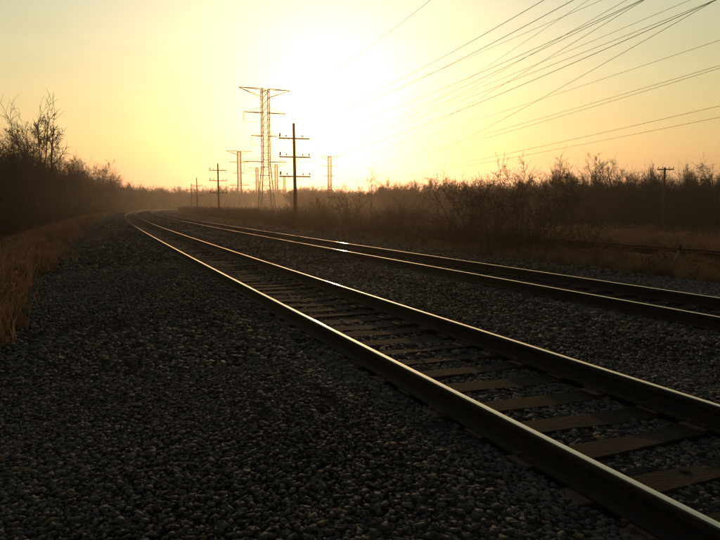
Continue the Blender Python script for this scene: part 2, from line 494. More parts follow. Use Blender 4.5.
def place_stones(dens, d0, d1, half=0.60):
    """random ground points inside the wide view wedge between two distances"""
    n = int(dens * half * (d1 * d1 - d0 * d0) * 1.0)
    d = np.sqrt(rng.uniform(d0 * d0, d1 * d1, n)); t = rng.uniform(-half, half, n)
    x, y = d * t, d
    # back to s, u
    ii = np.argmin((CX[None, ::1][:, :NS] - x[:, None]) ** 2 + (CY[None, :NS] - y[:, None]) ** 2, axis=1) if n < 20000 else None
    if ii is None:
        ii = np.concatenate([np.argmin((CX[None, :NS] - a[:, None]) ** 2 + (CY[None, :NS] - b_[:, None]) ** 2, axis=1) for a, b_ in zip(np.array_split(x, 24), np.array_split(y, 24))])
    th = TH[ii]
    u = (x - CX[ii]) * np.cos(th) - (y - CY[ii]) * np.sin(th)
    edge = -4.95 + (vnoise(x, y, 1.3, 5) - .5) * .8
    ok = (u > edge) & (u < 12.3 + (vnoise(x, y, 1.1, 6) - .5) * 1.6)
    for c in (0, D2):
        for sg in (-1, 1):
            ok &= abs(u - c - sg * .7525) > .075
        sl = S[ii] + (x - CX[ii]) * np.sin(th) + (y - CY[ii]) * np.cos(th)
        T_ = TIE_S[c]; j = np.clip(np.searchsorted(T_, sl), 1, len(T_) - 1)
        dt = np.minimum(abs(sl - T_[j]), abs(sl - T_[j - 1]))
        ok &= ~((abs(u - c) < .86) & (dt < .115) & (rng.random(n) < .92 - .6 * vnoise(x, y, .55, 17) ** 1.5))
    return x[ok], y[ok], u[ok]
def tie_mask(x, y):
    return None
def stones(name, dens, d0, d1, base, size, mat, sink):
    x, y, u = place_stones(dens, d0, d1, .88 if d1 < 7 else .70)
    n = len(x)
    pv = vnoise(x, y, 1.4, 21)
    sz = np.clip(rng.lognormal(math.log(size), .42, n), size * .4, size * 1.9) * (.72 + .5 * pv)
    z = prof(u) + sz * sink + rng.uniform(-.010, .009, n)
    bv, bf = {'ico': (ICO_V, ICO_F), 'cube': (CUB_V, CUB_F), 'oct': (OCT_V, OCT_F)}[base]
    P = (bv[None] + rng.normal(0, .17, (n, len(bv), 3))) * rng.uniform(.42, 1.25, (n, 1, 3))
    P = np.einsum('nij,nkj->nki', rand_rot(n), P)
    P[:, :, 2] *= .62
    P = P * (sz / 2)[:, None, None] + np.stack([x, y, z], -1)[:, None]
    Fv = (bf[None] + (np.arange(n) * len(bv))[:, None, None]).reshape(-1, 3)
    me = mesh_np(name, P.reshape(-1, 3), Fv, mat)
    at = me.attributes.new('tone', 'FLOAT', 'FACE')
    at.data.foreach_set('value', np.repeat(np.clip(rng.beta(2.0, 2.8, n) * .85 + (vnoise(x, y, 1.9, 22) - .5) * .42 + (rng.random(n) < .03 + .16 * (vnoise(x, y, .9, 23) > .68)) * .5, 0, 1), len(bf)).astype(np.float32))  # brown stones; extra orange-brown clusters paint in the low sun's glints
    return me, n
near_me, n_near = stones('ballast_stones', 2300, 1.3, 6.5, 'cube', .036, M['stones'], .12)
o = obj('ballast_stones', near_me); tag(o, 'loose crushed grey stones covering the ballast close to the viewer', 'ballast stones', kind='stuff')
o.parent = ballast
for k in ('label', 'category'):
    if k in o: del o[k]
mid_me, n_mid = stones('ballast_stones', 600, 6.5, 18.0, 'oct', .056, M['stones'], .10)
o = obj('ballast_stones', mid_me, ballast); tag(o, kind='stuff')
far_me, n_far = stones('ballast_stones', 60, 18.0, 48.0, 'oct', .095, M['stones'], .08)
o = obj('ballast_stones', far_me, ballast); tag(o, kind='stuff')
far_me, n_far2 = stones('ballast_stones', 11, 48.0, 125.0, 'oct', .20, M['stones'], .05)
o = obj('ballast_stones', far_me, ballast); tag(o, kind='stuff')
# the 300 nearest larger stones, one object each
PROTO = []
for k in range(8):
    P = (CUB_V + rng.normal(0, .15, (8, 3))) * rng.uniform(.55, 1.2, (1, 3))
    PROTO.append(mesh_np('stone', P * .55, CUB_F, M['stone_one']))
x, y, u = place_stones(60, 2.9, 4.6)
keep = (u < -.95) & (abs(x) < y * .57)
x, y, u = x[keep][:300], y[keep][:300], u[keep][:300]
for i in range(len(x)):
    o = bpy.data.objects.new('stone', PROTO[i % 8])
    sz = random.uniform(.028, .052)
    o.scale = (sz, sz * random.uniform(.8, 1.1), sz * random.uniform(.6, .9))
    o.rotation_euler = (random.uniform(-.5, .5), random.uniform(-.5, .5), random.uniform(0, 6.28))
    o.location = (x[i], y[i], prof(u[i]) + sz * .34)
    link(o, ballast)
# fallen leaves, partly standing in for sunlit orange stones, and a broken stick
x, y, u = place_stones(9, 2.5, 14)
kk = rng.random(len(x)) < np.where(u < -.9, .9, .25) * (vnoise(x, y, .8, 9) > .5)
x, y, u = x[kk], y[kk], u[kk]
LV = np.array([(-.5, 0, 0), (-.15, .3, .1), (.3, .22, .05), (.5, 0, .16), (.25, -.25, .08), (-.2, -.28, .0)])
LF = np.array([(0, 1, 5), (1, 4, 5), (1, 2, 4), (2, 3, 4)])
P = LV[None] * rng.uniform(.02, .05, (len(x), 1, 1))
tilt = rand_rot(len(x)); a = rng.uniform(0, 6.28, len(x))
P = np.einsum('nij,nkj->nki', tilt, P); P[:, :, 2] *= .45
P += np.stack([x, y, prof(u) + .045], -1)[:, None]
o = obj('fallen_leaves', mesh_np('fallen_leaves', P.reshape(-1, 3), (LF[None] + (np.arange(len(x)) * 6)[:, None, None]).reshape(-1, 3), M['deadleaf']))
tag(o, 'scattered orange-brown fallen leaves, partly standing in for sunlit stones', 'fallen leaves', kind='stuff')
st = MB().tube([(-1.09, 4.85, -.37), (-.99, 5.05, -.345), (-.90, 5.28, -.34), (-.80, 5.5, -.36)], [.014, .017, .014, .009], 6)
st.tube([(-.97, 5.12, -.345), (-1.00, 5.26, -.32), (-.99, 5.34, -.32)], [.009, .007, .004], 5)
tag(st.build('broken_stick', M['bark'], smooth=True), 'short broken stick lying on the dark stones left of the track', 'stick')

# ------------------------------------------------------------------ bare trees, shrubs and grass: shared meshes
class Wood:
    def __init__(s): s.v, s.f = [], []
    def tube(s, pts, r0, r1, sides):
        b = len(s.v); n = len(pts); prev = None
        for i in range(n):
            d = pts[min(i + 1, n - 1)] - pts[max(i - 1, 0)]
            d.normalize()
            if prev is None:
                ref = Vector((0, 0, 1)) if abs(d.z) < .9 else Vector((1, 0, 0))
                x = d.cross(ref).normalized()
            else:
                x = prev - d * prev.dot(d)
                x.normalize()
            yv = d.cross(x); prev = x
            r = r0 + (r1 - r0) * i / (n - 1)
            for k in range(sides):
                a = 6.28318 * k / sides
                s.v.append(pts[i] + x * (math.cos(a) * r) + yv * (math.sin(a) * r))
        for i in range(n - 1):
            for k in range(sides):
                k2 = (k + 1) % sides
                s.f.append((b + i * sides + k, b + i * sides + k2, b + (i + 1) * sides + k2, b + (i + 1) * sides + k))
def perp(d, r):
    v = Vector((r.gauss(0, 1), r.gauss(0, 1), r.gauss(0, 1)))
    v -= d * v.dot(d)
    return v.normalized()
def grow(W, pos, d, L, rad, level, maxlev, r, P):
    nseg = (7, 5, 4, 3, 2)[min(level, 4)]
    pts = [pos.copy()]; dirs = []
    dd = d.copy()
    for i in range(nseg):
        dd = dd + perp(dd, r) * P['wob'][min(level, 4)]
        dd.z += P['up'][min(level, 4)]
        dd.normalize()
        pos = pos + dd * (L / nseg)
        pts.append(pos); dirs.append(dd.copy())
    tip = rad * (.28 if level < maxlev else .45)
    if level == 0: tip = rad * .22
    W[0 if level == 0 else 1].tube(pts, rad, tip, (7, 5, 4, 3, 3)[min(level, 4)])
    if level >= maxlev: return
    nch = P['n'][level]
    for c in range(nch):
        t = P['t0'][level] + (1 - P['t0'][level]) * (c + r.random()) / nch
        fi = min(t * nseg, nseg - 1e-4); i = int(fi); fr = fi - i
        p = pts[i].lerp(pts[i + 1], fr)
        pr = perp(dirs[i], r)
        ang = P['ang'][level] * r.uniform(.7, 1.25)
        nd = (dirs[i] * math.cos(ang) + pr * math.sin(ang)).normalized()
        cl = L * P['len'][level] * (1.15 - .6 * t) * r.uniform(.75, 1.2)
        cr = (rad + (tip - rad) * t) * P['rr'][level] * r.uniform(.8, 1.05)
        grow(W, p, nd, cl, max(cr, P['rmin']), level + 1, maxlev, r, P)
    # leader goes on
    if level > 0: 
        grow(W, pts[-1], dirs[-1], L * .5, max(tip, P['rmin']), min(level + 2, maxlev), maxlev, r, P)
TREEP = dict(wob=(.11, .19, .26, .30, .32), up=(.03, .045, .02, .01, .0), n=(12, 7, 5, 4), t0=(.26, .22, .2, .15), ang=(.80, .75, .78, .75),
             len=(.50, .50, .50, .52), rr=(.55, .58, .60, .62), rmin=.010)
TALLP = dict(TREEP, n=(9, 6, 5, 4), t0=(.40, .25, .2, .15), ang=(.55, .62, .7, .7), up=(.03, .07, .04, .02, .01))
FORKP = dict(TREEP, tf=.46, n=(4, 12, 6, 5), t0=(.60, .28, .2, .15), ang=(.36, .58, .68, .72), len=(1.45, .34, .46, .5), rr=(.80, .42, .6, .62), wob=(.08, .12, .22, .28, .3), up=(.03, .05, .03, .02, .01), rmin=.019)
def tree_meshes(seed, H, rad, P, maxlev=4):
    r = random.Random(seed)
    W = (Wood(), Wood())
    grow(W, Vector((0, 0, -.3)), Vector((r.gauss(0, .04), r.gauss(0, .04), 1)).normalized(), H * P.get('tf', .80), rad, 0, maxlev, r, P)
    a = mesh_from('trunk', W[0].v, W[0].f, [M['bark']], True)
    b = mesh_from('crown', W[1].v, W[1].f, [M['twig']], True)
    top = max(v.z for v in W[1].v)
    return a, b, top
TV = []
for k in range(5): TV.append(tree_meshes(100 + k, 10, .15, TREEP))
for k in range(4): TV.append(tree_meshes(200 + k, 11, .15, TALLP))
FV = [tree_meshes(300 + k, 12, .33, FORKP) for k in (0, 3, 5)]
def shrub_mesh(seed, n, H, spread, mat, maxlev=3, rmin=.006):
    r = random.Random(seed); W = (Wood(), Wood())
    P = dict(wob=(.12, .2, .26, .28, .2), up=(.01, .0, .0, .0, .0), n=(8, 4, 3, 2), t0=(.2, .2, .2, .2), ang=(.75, .75, .75, .7),
             len=(.42, .48, .5, .5), rr=(.6, .65, .65, .6), rmin=rmin)
    for k in range(n):
        a = r.uniform(0, 6.28); rr_ = spread * math.sqrt(r.random()) * .35
        d = Vector((math.cos(a) * r.uniform(.1, .65) * spread / H * 1.2, math.sin(a) * r.uniform(.1, .65) * spread / H * 1.2, 1)).normalized()
        grow(W, Vector((math.cos(a) * rr_, math.sin(a) * rr_, -.1)), d, H * r.uniform(.55, .85), rmin * 2.6 * r.uniform(.8, 1.3), 0, maxlev, r, P)
    v = W[0].v + W[1].v; o_ = len(W[0].v)
    f = W[0].f + [tuple(i + o_ for i in q) for q in W[1].f]
    return mesh_from('stems', v, f, [mat], True)
SHRUBS = [shrub_mesh(400 + k, 7, 2.4, 1.5, M['shrub'], 2) for k in range(4)] + [shrub_mesh(420 + k, 9, 1.5, 1.3, M['shrub'], 2, .005) for k in range(3)]
def tuft_mesh(seed, n, H, spread, seedhead=True):
    r = random.Random(seed); v, f = [], []
    for k in range(n):
        a = r.uniform(0, 6.28); rr_ = spread * math.sqrt(r.random())
        x, y = math.cos(a) * rr_, math.sin(a) * rr_
        h = H * r.uniform(.5, 1.05); ln = r.uniform(.05, .55) * h
        la = r.uniform(0, 6.28); w = r.uniform(.004, .008)
        fa = r.uniform(0, 6.28); wx, wy = math.cos(fa) * w, math.sin(fa) * w
        b = len(v)
        for t, ws in ((0, 1), (.45, .9), (.8, .6)):
            cx, cy_ = x + math.cos(la) * ln * t * t, y + math.sin(la) * ln * t * t
            v += [(cx - wx * ws, cy_ - wy * ws, h * t - .03), (cx + wx * ws, cy_ + wy * ws, h * t - .03)]
        v.append((x + math.cos(la) * ln, y + math.sin(la) * ln, h * (.97 if ln < .4 * h else .85)))
        f += [(b, b + 1, b + 3, b + 2), (b + 2, b + 3, b + 5, b + 4), (b + 4, b + 5, b + 6)]
        if seedhead and r.random() < .35:
            b = len(v); tx, ty, tz = v[-1]
            for q in range(5):
                v += [(tx + r.gauss(0, .012), ty + r.gauss(0, .012), tz + r.uniform(-.07, .02)) for _ in range(3)]
                f.append((b, b + 1, b + 2)); b += 3
    return mesh_from('tuft', v, f, [M['grass']])
TUFTS = [tuft_mesh(500 + k, 110, .75, .28) for k in range(4)] + [tuft_mesh(520 + k, 80, .40, .24) for k in range(3)]
def bramble_mesh(seed):
    """dead leafy weed: thin stems that keep curled brown leaves"""
    r = random.Random(seed); v, f = [], []
    for k in range(26):
        a = r.uniform(0, 6.28); L = r.uniform(.5, 1.1); d = r.uniform(.15, .6)
        base = Vector((r.gauss(0, .12), r.gauss(0, .12), 0))
        for q in range(9):
            t = .25 + .75 * q / 9
            p = base + Vector((math.cos(a) * d * t * t, math.sin(a) * d * t * t, L * t - .25 * d * t * t))
            b = len(v); sz = r.uniform(.03, .075)
            n1 = Vector((r.gauss(0, 1), r.gauss(0, 1), r.gauss(0, 1))).normalized(); n2 = perp(n1, r)
            p += n2 * .05
            v += [p - n1 * sz, p + n2 * sz * .6, p + n1 * sz, p - n2 * sz * .6]
            f += [(b, b + 1, b + 2), (b, b + 2, b + 3)]
        b = len(v); w = .006
        tip = base + Vector((math.cos(a) * d, math.sin(a) * d, L - .25 * d))
        v += [base + Vector((w, 0, -.03)), base + Vector((-w, w, -.03)), tip]; f.append((b, b + 1, b + 2))
    return mesh_from('bramble', v, f, [M['deadleaf']])
BRAMBLES = [bramble_mesh(540 + k) for k in range(4)]

# one object that repeats meshes over many points (for masses nobody could count)
def library(name, meshes_list):
    c = bpy.data.collections.new(name)
    for ml in meshes_list:
        if isinstance(ml, tuple):
            bm = bmesh.new()
            bm.from_mesh(ml[0]); n0 = len(bm.faces); bm.from_mesh(ml[1])
            bm.faces.ensure_lookup_table()
            for fc in bm.faces[n0:]: fc.material_index = 1
            me = bpy.data.meshes.new('wood'); bm.to_mesh(me); bm.free()
            me.materials.append(M['bark']); me.materials.append(M['twig'])
        else:
            me = ml
        c.objects.link(bpy.data.objects.new(name + '_source', me))
    return c
def scatter_group(coll):
    g = bpy.data.node_groups.new('scatter_' + coll.name, 'GeometryNodeTree')
    g.interface.new_socket('Geometry', in_out='INPUT', socket_type='NodeSocketGeometry')
    g.interface.new_socket('Geometry', in_out='OUTPUT', socket_type='NodeSocketGeometry')
    gi = g.nodes.new('NodeGroupInput'); go = g.nodes.new('NodeGroupOutput')
    ci = g.nodes.new('GeometryNodeCollectionInfo'); ci.inputs['Collection'].default_value = coll
    ci.inputs['Separate Children'].default_value = True; ci.inputs['Reset Children'].default_value = True
    ip = g.nodes.new('GeometryNodeInstanceOnPoints'); ip.inputs['Pick Instance'].default_value = True
    def attr(nm, ty):
        a = g.nodes.new('GeometryNodeInputNamedAttribute'); a.data_type = ty; a.inputs['Name'].default_value = nm
        return a.outputs['Attribute']
    g.links.new(gi.outputs[0], ip.inputs['Points'])
    g.links.new(ci.outputs[0], ip.inputs['Instance'])
    g.links.new(attr('pick', 'INT'), ip.inputs['Instance Index'])
    g.links.new(attr('turn', 'FLOAT_VECTOR'), ip.inputs['Rotation'])
    g.links.new(attr('size', 'FLOAT_VECTOR'), ip.inputs['Scale'])
    g.links.new(ip.outputs[0], go.inputs[0])
    return g
LIB = {}
for nm, ml in (('tree', TV), ('shrub', SHRUBS), ('grass', TUFTS), ('bramble', BRAMBLES)):
    c = library(nm, ml); LIB[nm] = (scatter_group(c), len(ml))
def scatter(name, lib, P, smin, smax, label, cat, tilt=.06, squash=(1, 1), parent=None):
    g, nk = LIB[lib]
    n = len(P)
    me = bpy.data.meshes.new(name)
    me.vertices.add(n); me.vertices.foreach_set('co', np.asarray(P, np.float32).ravel())
    a = me.attributes.new('pick', 'INT', 'POINT'); a.data.foreach_set('value', rng.integers(0, nk, n).astype(np.int32))
    rot = np.stack([rng.normal(0, tilt, n), rng.normal(0, tilt, n), rng.uniform(0, 6.28, n)], -1)
    a = me.attributes.new('turn', 'FLOAT_VECTOR', 'POINT'); a.data.foreach_set('vector', rot.astype(np.float32).ravel())
    sc = rng.uniform(smin, smax, n)
    sq = rng.uniform(squash[0], squash[1], n)
    sv = np.stack([sc * sq, sc * sq, sc], -1)
    a = me.attributes.new('size', 'FLOAT_VECTOR', 'POINT'); a.data.foreach_set('vector', sv.astype(np.float32).ravel())
    o = obj(name, me, parent)
    md = o.modifiers.new('scatter', 'NODES'); md.node_group = g
    return tag(o, label, cat, kind='stuff')
def ground_z(u): return np.maximum(prof(u) - .05, GROUND_Z)
def su_pts(n, s0, s1, u0, u1, pw=1.0):
    s = s0 + (s1 - s0) * rng.random(n) ** pw; u = rng.uniform(u0, u1, n)
    x, y = su(s, u)
    return np.stack([x, y, ground_z(u)], -1), s, u

# ------------------------------------------------------------------ grass and brush
P, s, u = su_pts(8000, 9.5, 150, -13, -4.4, 1.6)
k = rng.random(len(P)) < np.clip((-4.2 - u) / 1.2, .2, 1) * (.35 + 1.1 * vnoise(P[:, 0], P[:, 1], 1.7, 11))
scatter('dry_grass', 'grass', P[k], .7, 1.35, 'tawny dry grass along the foot of the left thicket', 'grass', .10)
P, s, u = su_pts(5200, 8, 150, 12.2, 19.6, 1.5)
k = rng.random(len(P)) < (.3 + 1.0 * vnoise(P[:, 0], P[:, 1], 2.0, 12))
scatter('dry_grass', 'grass', P[k], .40, .85, 'dry brown grass between the second track and the rusty siding', 'grass', .12)
P, s, u = su_pts(9000, 5, 150, 25.2, 66, 1.0)
scatter('dry_grass', 'grass', P, .7, 1.5, 'tan grassy field beyond the rusty siding', 'grass', .12)
P, s, u = su_pts(900, 6, 90, 13.0, 20, 1.3)
k = rng.random(len(P)) < (vnoise(P[:, 0], P[:, 1], 2.6, 13) > .45)
scatter('dead_weeds', 'bramble', P[k], .45, .85, 'dead brown leafy weeds standing along the siding', 'weeds', .12)
P, s, u = su_pts(260, 12, 90, -11, -6.2, 1.3)
scatter('dead_weeds', 'bramble', P, .6, 1.3, 'dead brown leafy weeds at the edge of the left thicket', 'weeds', .12)
P, s, u = su_pts(420, 22, 90, -5.0, -3.8, 1.2)
k = rng.random(len(P)) < .5 * (vnoise(P[:, 0], P[:, 1], 1.2, 31) > .55)
scatter('stray_grass', 'grass', P[k] + np.array([0, 0, .06]), .22, .55, 'stray dry grass tufts growing into the edge of the stones', 'grass', .2)
# brushy thickets
P, s, u = su_pts(1150, 24, 330, 12.6, 19.5, .9)
scatter('brush', 'shrub', P, .6, 1.25, 'hazy reddish-brown brush lining the right side of the second track', 'brush', .08)
P, s, u = su_pts(700, 30, 420, 25.5, 70, .9)
scatter('brush', 'shrub', P, .7, 1.5, 'brown scrub beyond the siding in front of the right woods', 'brush', .08)
P, s, u = su_pts(2600, 8, 330, -26, -10.0, 1.25)
scatter('brush', 'shrub', P, .8, 2.2, 'dark tangled undergrowth filling the left thicket', 'undergrowth', .08)

# ------------------------------------------------------------------ woods that read as one mass
P, s, u = su_pts(1700, 14, 430, -70, -13.5, 1.3)
hs = np.ones(len(P))
scatter('left_woods', 'tree', P, np.where(s < 115, .88, 1.05), np.where(s < 115, 1.2, 1.45), 'dark dense bare woods behind the left thicket', 'woods', .04, (.8, 1.1))
# right woods (polar about the viewer so that rows stand where the photograph has them)
def polar(n, px0, px1, y0, y1):
    px = rng.uniform(px0, px1, n); Y = np.sqrt(rng.uniform(y0 * y0, y1 * y1, n))
    return np.stack([(px - 360) / F_PX * Y, Y, np.full(n, GROUND_Z)], -1)
P = polar(1300, 520, 960, 100, 210)
scatter('right_woods', 'tree', P, .5, 1.0, 'dark bare woods closing the field on the right', 'woods', .04, (.9, 1.3))
P = polar(800, 385, 560, 150, 270)
scatter('middle_woods', 'tree', P, .55, .98, 'hazy even row of bare woods right of the sun', 'woods', .04, (.8, 1.2))
P = polar(420, 292, 400, 210, 340)
scatter('hazy_woods', 'tree', P, .68, 1.02, 'low hazy bare woods under the sun', 'woods', .04, (.9, 1.3))
P = polar(900, 40, 330, 430, 640)
scatter('far_woods', 'tree', P, 1.15, 1.75, 'far hazy woods beyond the bend of the tracks', 'woods', .04, (.9, 1.3))
P = polar(500, -200, 1000, 640, 900)
scatter('far_woods', 'tree', P, .9, 1.5, 'faint farthest belt of woods along the horizon', 'woods', .04, (.9, 1.4))

P = polar(900, 520, 960, 95, 170)
scatter('brush', 'shrub', P, 1.6, 2.6, 'dark understory brush filling the right woods', 'undergrowth', .08)
P = polar(650, 300, 540, 130, 230)
scatter('brush', 'shrub', P, 1.3, 2.2, 'hazy brown understory below the middle woods', 'undergrowth', .08)
P, s, u = su_pts(900, 20, 420, -60, -13, 1.0)
scatter('brush', 'shrub', P, 1.6, 2.8, 'dark understory brush inside the left woods', 'undergrowth', .08)
P = polar(600, 20, 330, 420, 520)
scatter('brush', 'shrub', P, 2.2, 3.6, 'hazy understory of the far woods beyond the bend', 'undergrowth', .08)

# ------------------------------------------------------------------ single trees
def at_px(px, Y): return (px - 360) / F_PX * Y
def tree(px, Y, top_py, var, label, name='bare_tree', group=None, z=None, wide=1.0, rz=None):
    x = at_px(px, Y)
    zz = GROUND_Z if z is None else z
    a, b, top = var
    Ht = (HORIZON - top_py) / F_PX * Y + CAM_H - zz
    k = Ht / top
    r = empty(name, (x, Y, zz), random.uniform(0, 6.28) if rz is None else rz, label, 'tree', group)
    r.scale = (k * wide, k * wide, k)
    obj('trunk', a, r); obj('crown', b, r)
    return r
def left_tree(px, u, top_py, var, label, **kw):
    """a tree u metres off the first track, at the distance where it shows at px"""
    ss = np.arange(10, 420, .5); x, y = su(ss, np.full(len(ss), u))
    Y = float(y[np.argmin(abs(360 + F_PX * x / y - px))])
    return tree(px, Y, top_py, var, label, **kw)
left_tree(52, -14.0, 88, FV[0], 'tall forked bare tree rising highest above the left thicket', rz=0.6, wide=1.0)
left_tree(10, -16, 98, FV[1], 'slim tall bare tree at the left edge of the photo above the thicket', rz=2.2, wide=.6)
left_tree(36, -15, 90, FV[2], 'thin bare tree crossing the tallest left tree from behind', rz=4.0, wide=.7)
left_tree(92, -12.5, 152, TV[1], 'round-topped bare tree on the sloping right end of the left thicket', wide=1.1)
left_tree(108, -12, 160, TV[2], 'last low bare tree of the left thicket, nearest the track bend', wide=1.2)
i = 0
for px, u_, tp in ((-28, -12, 128), (-12, -13, 135), (2, -12, 142), (14, -13, 140), (24, -12, 147), (34, -14, 142), (45, -12, 150), (56, -13, 148), (66, -12, 152), (74, -14, 148), (82, -12, 154), (97, -13, 156), (104, -12, 164), (114, -13, 170)):
    left_tree(px, u_, tp, TV[(i * 4 + 1) % 9], 'bare twiggy tree in the crowded front row of the left thicket', group='left thicket front row trees', wide=1.1); i += 1
tree(370, 92, 158, TV[6], 'lone slender bare tree standing above the hazy woods right of the sun', rz=1.0, wide=.9)
tree(357, 98, 176, TV[7], 'short thin bare tree just left of the lone slender tree', wide=.8)
tree(438, 80, 184, TV[5], 'thin dark bare sapling in the brush below the middle woods', wide=.6)
tree(612, 112, 149, TV[0], 'broad bare tree with fan-shaped crown above the right woods', rz=2.0, wide=1.15)
tree(585, 118, 156, TV[4], 'bare tree between the big bushy tree and the fan-crowned tree', wide=1.0)
tree(560, 104, 157, TV[3], 'bare tree just behind the right side of the big bushy tree', wide=1.0)
tree(716, 100, 152, TV[2], 'bare tree at the right edge of the photo', rz=.7, wide=1.1)
tree(690, 130, 168, TV[1], 'low bare tree between the right edge tree and the utility pole', wide=1.2)
tree(645, 140, 172, TV[8], 'low bare tree just left of the lone utility pole', wide=1.1)
i = 0
for px, Y, tp in ((388, 170, 182), (399, 175, 178), (410, 165, 177), (420, 180, 178), (431, 172, 179), (443, 168, 178), (454, 178, 179), (465, 170, 178), (476, 160, 174), (487, 165, 172), (498, 150, 170)):
    tree(px, Y, tp, TV[(i * 5 + 2) % 9], 'bare tree in the even hazy row right of the sun', group='even hazy row of trees', wide=.95); i += 1
# the big many-stemmed bush beside the second track
def bush(px, Y, top_py, seed, n, H, spread, label, u_ground=-1.0, lev=3):
    x = at_px(px, Y)
    r = empty('bare_bush', (x, Y, u_ground), 0, label, 'bush')
    me = shrub_mesh(seed, n, H, spread, M['twig'], lev, .008)
    top = max(v.co.z for v in me.vertices)
    Ht = (HORIZON - top_py) / F_PX * Y + CAM_H - u_ground
    r.scale = (Ht / top,) * 3
    obj('stems', me, r)
    return r
bush(522, 36, 146, 611, 15, 4.6, 5.4, 'big many-stemmed bare bushy tree beside the second track', lev=4)
bush(466, 40, 170, 612, 8, 3.4, 2.8, 'smaller bare bush on the left side of the big bushy tree')
bush(345, 60, 186, 613, 7, 3.2, 2.2, 'bare bush in the brush right of the red-brown pole')
bush(408, 48, 190, 614, 8, 2.8, 2.2, 'low bare bush left of the big bushy tree near the second track')
bush(320, 78, 190, 615, 7, 3.2, 2.4, 'hazy low bush beside the red-brown pole')

# ------------------------------------------------------------------ wooden utility poles
def utility_pole(px, Y, top_py, arms, label, base_z=-1.2, armlen=3.1, rz=0.3, lean=0.0):
    x = at_px(px, Y)
    H = (HORIZON - top_py) / F_PX * Y + CAM_H - base_z
    root = empty('utility_pole', (x, Y, base_z), rz, label, 'utility pole', 'wooden utility poles')
    MB().tube([(0, 0, -.5), (lean * H * .5, 0, H * .5), (lean * H, 0, H)], [.19, .16, .125], 10).build('pole', M['pole'], root, smooth=True)
    for k, apy in enumerate(arms):
        z = (HORIZON - apy) / F_PX * Y + CAM_H - base_z
        cx = lean * z
        mb = MB().box((cx, -.17, z), (armlen, .10, .13))
        arm = mb.build('crossarm', M['pole'], root)
        for sg in (-1, 1):
            MB().tube([(cx + sg * .62, -.22, z - .06), (cx, -.20, z - .62)], .018, 5).build('brace', M['steel'], root)
        for q, xx in enumerate((-.47, -.26, .26, .47)):
            if k == 0 and q == 3 and len(arms) > 2: continue
            big = q in (0, 3)
            i_ = MB().tube([(0, 0, 0), (0, 0, .10), (0, 0, .12), (0, 0, .20), (0, 0, .24), (0, 0, .34 if big else .28)],
                           [.02, .02, .075, .085, .05, .04], 8)
            i_.build('insulator', M['insulator'], root, loc=(cx + xx * armlen, -.17, z + .065), smooth=True)
            if big and q == 0:
                MB().box((0, 0, .25), (.13, .12, .36)).build('cutout_box', M['insulator'], root, loc=(cx + xx * armlen + .02, -.17, z + .06))
    return root
p1 = utility_pole(296, 66, 125, (140, 158, 177), 'tall red-brown wooden pole with three crossarms, nearest of the row', lean=-.012)
p2 = utility_pole(219.5, 120, 164, (171, 181, 193), 'second wooden pole of the row, dark, left of the lattice tower', lean=-.004)
p3 = utility_pole(198, 190, 178, (186, 196), 'third wooden pole of the row, near the track bend')
p4 = utility_pole(192.5, 245, 184, (190, 198), 'farthest wooden pole of the row, just left of the third')
# lone T-shaped pole in the right field
def field_pole(px, Y, top_py, label):
    base_z = GROUND_Z
    x = at_px(px, Y)
    H = (HORIZON - top_py) / F_PX * Y + CAM_H - base_z
    root = empty('utility_pole', (x, Y, base_z), -.15, label, 'utility pole', 'wooden utility poles')
    MB().tube([(0, 0, -.5), (.04, 0, H * .5), (.10, 0, H)], [.15, .13, .10], 10).build('pole', M['pole'], root, smooth=True)
    MB().box((.10, -.15, H - .22), (1.75, .10, .13)).build('crossarm', M['pole'], root)
    for xx in (-.75, -.3, .45, .9):
        MB().tube([(0, 0, 0), (0, 0, .08), (0, 0, .1), (0, 0, .2)], [.02, .02, .06, .04], 8).build('insulator', M['insulator'], root, loc=(.08 + xx * .95, -.15, H - .155), smooth=True)
    for sg in (-1, 1):
        MB().tube([(.1 + sg * .5, -.2, H - .28), (.08, -.14, H - .8)], .016, 5).build('brace', M['steel'], root)
field_pole(661, 73, 168, 'lone T-shaped wooden pole standing in the right field before the woods')

